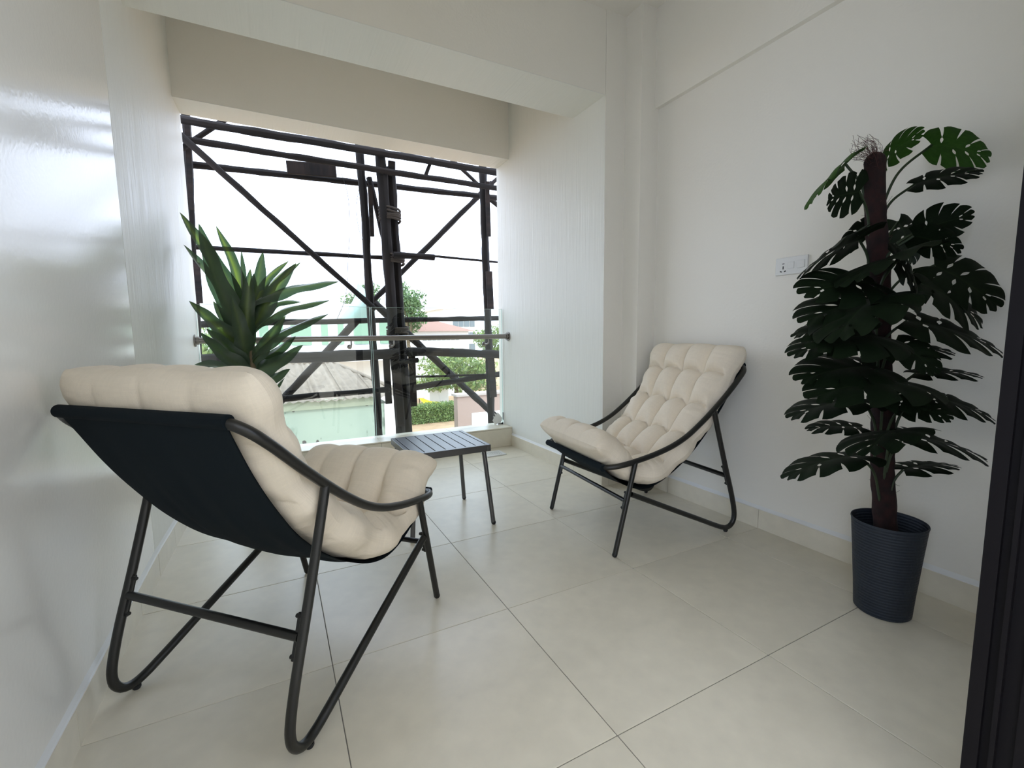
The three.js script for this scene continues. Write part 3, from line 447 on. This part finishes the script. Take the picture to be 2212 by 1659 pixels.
// ------------------------------------------------------------------ timber scaffold outside
function poleGeometry(a, b, r0, r1, knob = 0.24, radial = 9) {
  const L = a.distanceTo(b), n = Math.max(6, Math.round(L / 0.05)), d = b.clone().sub(a).normalize(), u = new THREE.Vector3().crossVectors(d, Math.abs(d.y) > 0.9 ? V(1, 0, 0) : V(0, 1, 0)).normalize(), v = new THREE.Vector3().crossVectors(d, u), sd = Math.abs(a.x * 31 + a.y * 17 + b.x * 7);
  const body = gridSurface(radial, n, (i, j) => {
    const ang = i * Math.PI * 2, bend = 0.4 * r0 * (fbm(j * L * 1.3 + sd, 2, 2) - 0.5) * 2, r = lerp(r0, r1, j) * (1 + knob * (fbm(j * L * 6 + sd, Math.cos(ang) * 1.5 + Math.sin(ang) + 4, 4) - 0.5) * 2);
    return a.clone().lerp(b, j).addScaledVector(u, Math.cos(ang) * r + bend).addScaledVector(v, Math.sin(ang) * r + bend * 0.6);
  });
  const uv = body.attributes.uv; for (let i = 0; i < uv.count; i++) uv.setXY(i, uv.getX(i) * 0.6, uv.getY(i) * L * 0.5);
  const cap = (p, r) => { const g = new THREE.SphereGeometry(r * 0.97, 9, 5); g.scale(1, 1, 1); g.translate(p.x, p.y, p.z); return g; };
  return [body, cap(a.clone().addScaledVector(d, r0 * 0.6), r0), cap(b.clone().addScaledVector(d, -r1 * 0.6), r1)];
}
const radPx = (wpx, p) => wpx / 2 / FOCAL * depthOf(p);
const GROUND = -4.2;
function pole(label, x1, y1, x2, y2, wpx, z, ext = [0, 0], group) {
  let a = onZ(x1, y1, z), b = onZ(x2, y2, z); const r = radPx(wpx, a.clone().lerp(b, 0.5)), d = b.clone().sub(a).normalize();
  a.addScaledVector(d, -ext[0]); b.addScaledVector(d, ext[1]);
  if (ext[2] !== undefined) b = b.addScaledVector(d, (ext[2] - b.y) / d.y);
  return single('scaffold_pole', poleGeometry(a, b, r, r * 0.93), mBark, label, 'scaffold pole', group ?? 'timber scaffold poles outside the window');
}
const ZS = -3.60;
// standards
pole('bark-covered scaffold standard hidden partly by the brushed pier', 402, 300, 428, 790, 17, ZS - 0.05, [1.2, 0, GROUND - 0.3]);
pole('slender upright scaffold pole just before the thick lashed pair', 778, 330, 818, 930, 17, ZS - 0.02, [1.2, 0, GROUND - 0.3]);
pole('thicker upright of the lashed scaffold pole pair mid-opening', 822, 330, 864, 925, 22, ZS + 0.08, [1.2, 0, GROUND - 0.3]);
pole('dark leaning upright lashed beside the thickest scaffold pole', 843, 362, 882, 925, 19, ZS + 0.02, [0, 0, GROUND - 0.3]);
pole('upright scaffold pole near the return wall carrying short boards', 1043, 384, 1057, 780, 17, ZS, [1.2, 0, GROUND - 0.3]);
// ledgers
pole('topmost horizontal scaffold pole just under the header', 393, 258, 1071, 372, 16, ZS + 0.16, [0.9, 0.9]);
pole('second horizontal scaffold pole below the header', 410, 303, 1050, 403, 13, ZS + 0.14, [0.9, 0.9]);
pole('third horizontal scaffold pole, wrapped with old sacking', 412, 355, 1050, 425, 13, ZS - 0.14, [0.9, 0.9]);
pole('mid-height horizontal scaffold pole behind the plant tips', 417, 534, 836, 557, 10, ZS - 0.15, [0.9, 0.05]);
pole('thin horizontal scaffold pole at mid height near the return wall', 862, 546, 1072, 566, 5, ZS - 0.048, [0, 0.9]);
pole('rough horizontal scaffold pole just above the steel handrail', 441, 700, 1073, 688, 12, ZS - 0.16, [0.9, 0.9]);
pole('thick horizontal log just below the steel handrail', 433, 778, 830, 764, 26, ZS + 0.15, [0.9, 0.12]);
pole('horizontal log below the handrail near the return wall', 880, 760, 1073, 765, 18, ZS + 0.13, [0, 0.9]);
pole('lowest horizontal scaffold pole across the mint wall', 612, 862, 830, 843, 14, ZS + 0.14, [0.5, 0.05]);
pole('low horizontal scaffold pole over the hedge', 890, 838, 1060, 812, 13, ZS - 0.066, [0.05, 0.6]);
pole('thin knotty twig rail above the low scaffold pole', 895, 814, 1055, 810, 5, ZS - 0.047, [0.05, 0.5]);
// braces
pole('long diagonal brace falling from beside the brushed pier', 412, 312, 800, 660, 13, ZS + 0.20, [0.1, 0.05]);
pole('diagonal brace falling from near the return wall', 1050, 408, 800, 655, 12, ZS - 0.24, [0.1, 0.05]);
pole('diagonal brace falling from the pole joint towards the mint wall', 800, 662, 606, 866, 17, ZS - 0.30, [0.03, 0.6]);
pole('diagonal brace falling from the pole joint over the hedge', 808, 655, 1068, 895, 15, ZS - 0.37, [0.03, 0.6]);
pole('short diagonal prop under the topmost pole by the brushed pier', 462, 272, 405, 310, 12, ZS + 0.09, [0.3, 0.1]);
pole('short sloping prop between the two upper ledgers', 930, 350, 918, 382, 8, ZS + 0.12, [0.1, 0.02]);
pole('thin short brace meeting the upright near the return wall', 990, 358, 1032, 398, 8, ZS - 0.25, [0.3, 0.05]);
pole('upper short brace behind the return wall edge', 1076, 385, 1048, 410, 9, ZS - 0.3, [0.4, 0.05]);
pole('lower short brace behind the return wall edge', 1050, 424, 1076, 444, 11, ZS - 0.3, [0.05, 0.4]);
pole('leaning pole wedged between the slender upright and the lashed pair', 800, 396, 838, 552, 12, ZS - 0.09, [0.05, 0.05]);
pole('stub of cut pole poking out beside the lashed pair', 866, 781, 903, 778, 12, ZS + 0.16, [0.02, 0.0]);
pole('dark short pole end lashed at mid height beside the pair', 850, 551, 938, 556, 13, ZS + 0.16, [0.0, 0.0]);
// boards
function board(label, x1, y1, x2, y2, wpx, z) {
  const a = onZ(x1, y1, z), b = onZ(x2, y2, z), w = 2 * radPx(wpx, a), L = a.distanceTo(b), ang = Math.atan2(b.y - a.y, b.x - a.x), g = new RoundedBoxGeometry(L, w, 0.025, 2, 0.004, 2); 
  const q = metreUV(g); const p = q.attributes.position; q.rotateZ(ang); q.translate((a.x + b.x) / 2, (a.y + b.y) / 2, z);
  return single('scaffold_board', q, mPlank, label, 'board', 'short boards nailed to the scaffold');
}
board('dark board edge showing past the brushed pier at the top', 404, 262, 413, 453, 11, ZS + 0.03);
board('broken dark board beside the brushed pier at leaf height', 424, 567, 431, 655, 13, ZS + 0.004);
board('sacking-wrapped wide plank on the third ledger', 619, 361, 726, 370, 27, ZS - 0.06);
board('narrow board hanging by the slender upright', 799, 400, 804, 511, 9, ZS + 0.05);
board('short board hanging on the upright by the return wall', 1052, 392, 1056, 511, 9, ZS + 0.07);
board('bark board beside the return wall at handrail height', 1056, 586, 1060, 668, 14, ZS + 0.08);
board('long board hanging below the logs by the return wall', 1060, 770, 1066, 858, 15, ZS + 0.09);
board('pale board hanging below the handrail before the lashed pair', 858, 805, 866, 921, 16, ZS + 0.16);
board('board hanging beside the lashed pair above the hedge', 889, 752, 894, 878, 14, ZS + 0.13);
board('board hanging on the slender upright before the mint wall', 834, 770, 840, 872, 14, ZS + 0.10);
board('torn board on top of the dark leaning upright', 846, 348, 846, 380, 15, ZS + 0.10);
// lashings
function lashing(label, cx, cy, wpx, hpx, z, turns) {
  const c = onZ(cx, cy, z), hw = radPx(wpx, c), hh = radPx(hpx, c), gs = [];
  for (let k = 0; k < turns; k++) { const y = c.y - hh + (k + 0.5) / turns * 2 * hh, pts = []; for (let i = 0; i < 16; i++) { const a = i / 16 * Math.PI * 2; pts.push(V(c.x + Math.cos(a) * hw, y + 0.012 * Math.sin(a + k) + rr(-0.003, 0.003), c.z + Math.sin(a) * 0.075)); } gs.push(tube(pts, hh / turns * 1.08, 32, 6, true)); }
  return single('rope_lashing', gs, mRope, label, 'rope', 'rope lashings on the scaffold pair');
}
lashing('rope lashing round the pole pair high in the opening', 842, 465, 44, 28, ZS + 0.05, 6);
lashing('rope lashing round the pole pair at mid height', 851, 560, 42, 24, ZS + 0.05, 5);
lashing('rope lashing round the pole pair by the handrail', 859, 714, 44, 18, ZS + 0.05, 4);
// loose wires and green netting
const wire = (label, pts, z) => single('hanging_wire', tube(pts.map(([x, y]) => onZ(x, y, z)), 0.0022, 50, 5), mRubber, label, 'wire', 'loose wires on the scaffold');
wire('long loose wire hanging from the sacking-wrapped ledger', [[738, 376], [751, 420], [755, 500], [752, 560], [750, 610], [744, 650], [728, 690]], ZS - 0.1);
wire('short loose wire bowed against the slender upright', [[776, 405], [770, 445], [774, 490], [783, 520]], ZS - 0.1);
wire('looped wire end over the low scaffold pole', [[1024, 812], [1028, 830], [1027, 845], [1018, 856]], ZS - 0.036);
const mNet = new THREE.MeshPhysicalMaterial({ side: THREE.DoubleSide, color: lin(0.62, 0.86, 0.76), roughness: 1, transmission: 0.75, thickness: 0 });
single('safety_net', gridSurface(10, 10, (u, v) => onZ(lerp(lerp(772, 726, v * v), lerp(792, 800, v), u), lerp(lerp(610, 628, u), 694, v), ZS - 0.20 + 0.02 * Math.sin(u * 5 + v * 4))), mNet, 'torn piece of pale green safety netting beyond the scaffold', 'net');

// ------------------------------------------------------------------ yard and houses beyond
const gnd = struct('ground', 'sandy yard below the balcony', metreUV(box(-60, 90, GROUND - 0.3, GROUND, -140, -3.2), 1), (() => { const t = tSoil.clone(); t.repeat.set(0.25, 0.25); t.needsUpdate = true; return mat({ map: t, roughness: 1 }); })());
struct('wall_facade', 'outer wall of this building below the balcony', box(-3, 4, GROUND, -0.3, ZO, ZO + 0.3), mWall);
{ // mint-painted house with sheet roof
  const z = -7.5, xr = onZ(838, 872, z).x, xl = -3.6, yt = onZ(720, 880, z).y, h = thing('mint_house', 'low house with stained mint wall and weathered sheet roof', 'building', [0, GROUND, 0]);
  const t = tMint.clone(); t.repeat.set(0.35, 0.35); t.needsUpdate = true; const y0 = GROUND, up = (g) => g.translate(0, -GROUND, 0);
  add('wall', up(box(xl, xr, y0, yt, z - 6, z)), mat({ map: t, color: lin(0.60, 0.60, 0.60), roughness: 0.85 }), h);
  add('corner_strip', up(box(xr - 0.07, xr + 0.02, y0, yt, z - 0.05, z + 0.02)), mat({ color: lin(0.75, 0.74, 0.7), roughness: 0.8 }), h);
  add('fascia', up(box(xl, xr - 0.2, yt, yt + 0.15, z - 0.12, z + 0.06)), mat({ color: lin(0.34, 0.36, 0.25), roughness: 0.8 }), h);
  const rt = tRoof.clone(); rt.repeat.set(0.5, 0.5); rt.needsUpdate = true; const mr = [0, 1].map((i) => mat({ map: rt, color: lin(0.56 - 0.06 * i, 0.53 - 0.06 * i, 0.49 - 0.06 * i), roughness: 0.9 }));
  const A = [xl, xr + 0.3], apex = onZ(722, 783, z - 3.4), n = 11;      // hipped end falls to the corner
  for (let k = 0; k < n; k++) {
    const x0 = lerp(A[0], A[1], k / n) - 0.02, x1 = lerp(A[0], A[1], (k + 1) / n) + 0.02, top = (x) => Math.min(1, (A[1] - x) / Math.max(0.1, A[1] - apex.x)), q = (x, s) => { const f = top(x) * s; return V(x, lerp(yt + 0.14, apex.y, f) + 0.01 * (k % 2), lerp(z + 0.15, apex.z, f)); };
    add('roof_sheet', up(gridSurface(14, 3, (u, v) => { const x = lerp(x0, x1, u), p = q(x, v); p.y += 0.018 * Math.cos(u * Math.PI * 8); return p; })), mr[k % 2], h);
  }
  add('ridge_cap', up(rod(V(xl, apex.y + 0.02, apex.z), apex, 0.05, 8)), mr[1], h); add('hip_cap', up(rod(apex, V(A[1], yt + 0.17, z + 0.15), 0.04, 8)), mr[0], h);
}
const mWhite = mat({ color: lin(0.82, 0.81, 0.78), roughness: 0.8 }), mPaneDark = mat({ color: lin(0.16, 0.19, 0.20), roughness: 0.2 }), mRed = mat({ color: lin(0.36, 0.20, 0.15), roughness: 0.85 }), mGreenPanel = mat({ color: lin(0.22, 0.33, 0.22), roughness: 0.7 });
{ // long white hall with green panels
  const z = -22, h = thing('panelled_hall', 'long white hall with green panels between its columns', 'building', [0, GROUND, z]), yb = onZ(700, 735, z).y - GROUND, yt = onZ(700, 692, z).y - GROUND;
  add('wall', box(-9, 5.2, 0, yt + 0.5, -5, 0), mWhite, h); add('roof', box(-9.3, 5.5, yt + 0.5, yt + 0.75, -5.3, 0.4), mWhite, h); add('awning', box(-9, 5.2, yb - 0.9, yb - 0.25, 0, 2.4), mWhite, h);
  for (const [a, b] of [[628, 672], [694, 708], [730, 742], [764, 796], [820, 840], [600, 612], [560, 580], [500, 530], [450, 470]]) { const x0 = onZ(a, 715, z).x, x1 = onZ(b, 715, z).x; add('green_panel', box(x0, x1, yb - 0.2, yt + 0.05, 0.0, 0.10), mGreenPanel, h); }
}
{ // far white block
  const z = -62, a = onZ(957, 668, z), b = onZ(1030, 740, z), h = thing('white_office_block', 'distant white office block with rows of windows', 'building', [0, GROUND, z]), x0 = a.x, x1 = b.x, yt = a.y - GROUND;
  add('wall', box(x0, x1, 0, yt, -12, 0), mWhite, h); add('parapet', box(x0 - 0.8, x1 - 3.2, yt, yt + 0.8, -12, 0.3), mWhite, h);
  for (let r = 0; r < 3; r++) for (let k = 0; k < 4; k++) { const xa = lerp(x0, x1, 0.28 + k * 0.17), y = yt - 1.6 - r * 1.7; add('window', box(xa, xa + 0.75, y - 0.9, y, 0, 0.12), mPaneDark, h); }
}
{ // red-roofed house
  const z = -36, a = onZ(892, 716, z), b = onZ(1012, 716, z), h = thing('red_roofed_house', 'white house with a red tiled roof beyond the trees', 'building', [0, GROUND, z]), ye = a.y - GROUND, yr = onZ(930, 700, z - 4).y - GROUND;
  add('wall', box(a.x, b.x, 0, ye, -8, 0), mWhite, h);
  const g = new THREE.BufferGeometry(), P = [[a.x - 0.4, ye, 0.5], [b.x + 0.4, ye, 0.5], [b.x + 0.4, ye, -8.5], [a.x - 0.4, ye, -8.5], [a.x + 1.4, yr + 0.5, -4], [b.x - 2.4, yr + 0.5, -4]], F = [[0, 1, 5], [0, 5, 4], [1, 2, 5], [2, 3, 4], [2, 4, 5], [3, 0, 4], [0, 2, 1], [0, 3, 2]];
  g.setAttribute('position', new THREE.Float32BufferAttribute(F.flat().flatMap((i) => P[i]), 3)); add('roof', metreUV(g), mRed, h);
  for (let k = 0; k < 8; k++) { const x = lerp(a.x + 0.8, b.x - 1.2, k / 7); add('vent_window', box(x, x + 0.32, ye - 0.75, ye - 0.5, 0, 0.06), mPaneDark, h); }
}
{ // pinkish boundary wall
  const z = -9.2, x0 = onZ(988, 860, z).x, yt = onZ(990, 857, z).y, h = thing('boundary_wall', 'weathered pink boundary wall with a whitewashed base', 'wall', [0, GROUND, z]);
  add('coursework', box(x0, x0 + 4, 0, yt - GROUND, -0.25, 0), mat({ color: lin(0.36, 0.26, 0.215), roughness: 0.9 }), h); add('coping', box(x0 - 0.04, x0 + 4, yt - GROUND, yt - GROUND + 0.05, -0.3, 0.05), mat({ color: lin(0.42, 0.36, 0.32), roughness: 0.9 }), h);
  add('whitewash', box(x0 + 0.35, x0 + 4, 0, yt - GROUND - 0.42, 0, 0.012), mWhite, h);
}
// foliage: leaf cards with real thickness too small to count
const leafCard = (() => { const s = new THREE.Shape(); s.moveTo(0, -0.5); s.quadraticCurveTo(0.34, -0.05, 0, 0.5); s.quadraticCurveTo(-0.34, -0.05, 0, -0.5); const g = new THREE.ShapeGeometry(s, 4); return g; })();
function foliage(parent, count, size, place, colors, tr = 0.3) {
  const m = new THREE.MeshPhysicalMaterial({ side: THREE.DoubleSide, roughness: 0.7, transmission: tr, thickness: 0 }), im = new THREE.InstancedMesh(leafCard, m, count), M = new THREE.Matrix4(), q = new THREE.Quaternion(), e = new THREE.Euler(), c = new THREE.Color();
  for (let i = 0; i < count; i++) { const p = place(); e.set(rr(0, 6.28), rr(0, 6.28), rr(0, 6.28)); q.setFromEuler(e); const s = size * rr(0.6, 1.4); M.compose(p, q, V(s, s, s)); im.setMatrixAt(i, M); const k = colors[Math.floor(rnd() * colors.length)], v = rr(0.8, 1.2); im.setColorAt(i, c.setRGB(k[0] * v, k[1] * v, k[2] * v)); }
  im.name = 'foliage'; im.castShadow = im.receiveShadow = true; im.userData.kind = 'stuff'; parent.add(im); return im;
}
const inBlob = (blobs) => () => { const b = blobs[Math.floor(rnd() * blobs.length)], a = rr(0, 6.283), u = rr(-1, 1), r = Math.pow(rnd(), 0.45), s = Math.sqrt(1 - u * u); return V(b[0] + b[3] * r * s * Math.cos(a), b[1] + b[4] * r * u, b[2] + b[3] * r * s * Math.sin(a)); };
function tree(label, px, py, z, rx, ry, count, size, colors, blobsN = 9) {
  const c = onZ(px, py, z), t = thing('tree', label, 'tree', [c.x, GROUND, z], 0, 'trees beyond the yard'), cy = c.y - GROUND, blobs = [];
  for (let k = 0; k < blobsN; k++) { const a = k * 2.4; blobs.push([Math.cos(a) * rx * 0.55 * rr(0.4, 1), cy + rr(-0.6, 0.75) * ry, Math.sin(a) * rx * 0.5, rx * rr(0.35, 0.6), ry * rr(0.3, 0.5)]); }
  add('trunk', poleGeometry(V(0, 0, 0), V(0, cy, 0), 0.22, 0.08, 0.1), mCane, t);
  for (const b of blobs.slice(0, 5)) add('branch', poleGeometry(V(0, cy * 0.6, 0), V(b[0], b[1], b[2]), 0.08, 0.03, 0.1, 6), mCane, t);
  foliage(t, count, size, inBlob(blobs), colors);
}
const GREENS = [[0.14, 0.24, 0.09], [0.18, 0.29, 0.11], [0.12, 0.20, 0.08]], LIME = [[0.22, 0.31, 0.08], [0.18, 0.27, 0.09], [0.27, 0.33, 0.10]];
tree('dark green tree rising behind the lashed scaffold pair', 880, 668, -34, 1.7, 1.9, 2600, 0.30, GREENS);
tree('bushy tree behind the green safety netting', 775, 652, -40, 2.0, 1.5, 1800, 0.32, GREENS);
tree('broad lime-green tree between the hedge and the red-roofed house', 985, 802, -29, 3.4, 1.5, 5200, 0.28, LIME, 14);
tree('round garden tree beside the far white block', 1062, 742, -40, 2.6, 1.9, 2600, 0.32, LIME);
tree('tree seen past the brushed pier beside the strap leaves', 470, 745, -18, 1.2, 1.0, 1800, 0.22, LIME);
{
  const z = -25, a = onZ(885, 900, z), b = onZ(1060, 900, z), h = thing('hedge', 'clipped green hedge along the sandy drive', 'hedge', [0, GROUND, z]);
  add('branches', box(a.x, b.x, 0, 0.85, -0.9, -0.2), mat({ color: lin(0.10, 0.12, 0.05), roughness: 1 }), h);
  foliage(h, 9000, 0.13, () => { const f = rnd(); const x = rr(a.x - 0.1, b.x); return f < 0.6 ? V(x, rr(0.02, 1.05), rr(-0.22, 0.06)) : V(x, rr(0.85, 1.12), rr(-1.1, 0.05)); }, [[0.24, 0.36, 0.12], [0.33, 0.45, 0.15], [0.20, 0.30, 0.11]]);
}
{ // small things beyond the hedge
  const z = -27.5, c = onZ(935, 870, z);
  const y = thing('yellow_canopy', 'bright yellow sloping tarpaulin behind the hedge', 'tarpaulin', [c.x, GROUND, z]);
  const top = c.y - GROUND; add('sheet', gridSurface(8, 4, (u, v) => V(lerp(-0.75, 0.75, u), top + 0.30 - 0.45 * u - 0.25 * v + 0.03 * Math.sin(u * 9), lerp(-0.6, 0.6, v))), mat({ color: lin(0.75, 0.62, 0.03), roughness: 0.6 }), y);
  for (const [x, zz, hh] of [[-0.72, -0.55, 0.28], [0.72, -0.55, -0.18], [-0.72, 0.55, 0.06], [0.72, 0.55, -0.4]]) add('post', rod(V(x, 0, zz), V(x, top + hh, zz), 0.03, 6), mSteel, y);
  const d = onZ(990, 858, -28), w = thing('white_shed', 'small white shed behind the yellow tarpaulin', 'shed', [d.x, GROUND, -32.5]);
  add('wall', box(-0.6, 0.9, 0, d.y - GROUND + 0.1, -1.5, 0), mWhite, w); add('roof', box(-0.75, 1.05, d.y - GROUND + 0.1, d.y - GROUND + 0.2, -1.7, 0.2), mWhite, w);
}
renderer.render(scene, camera);
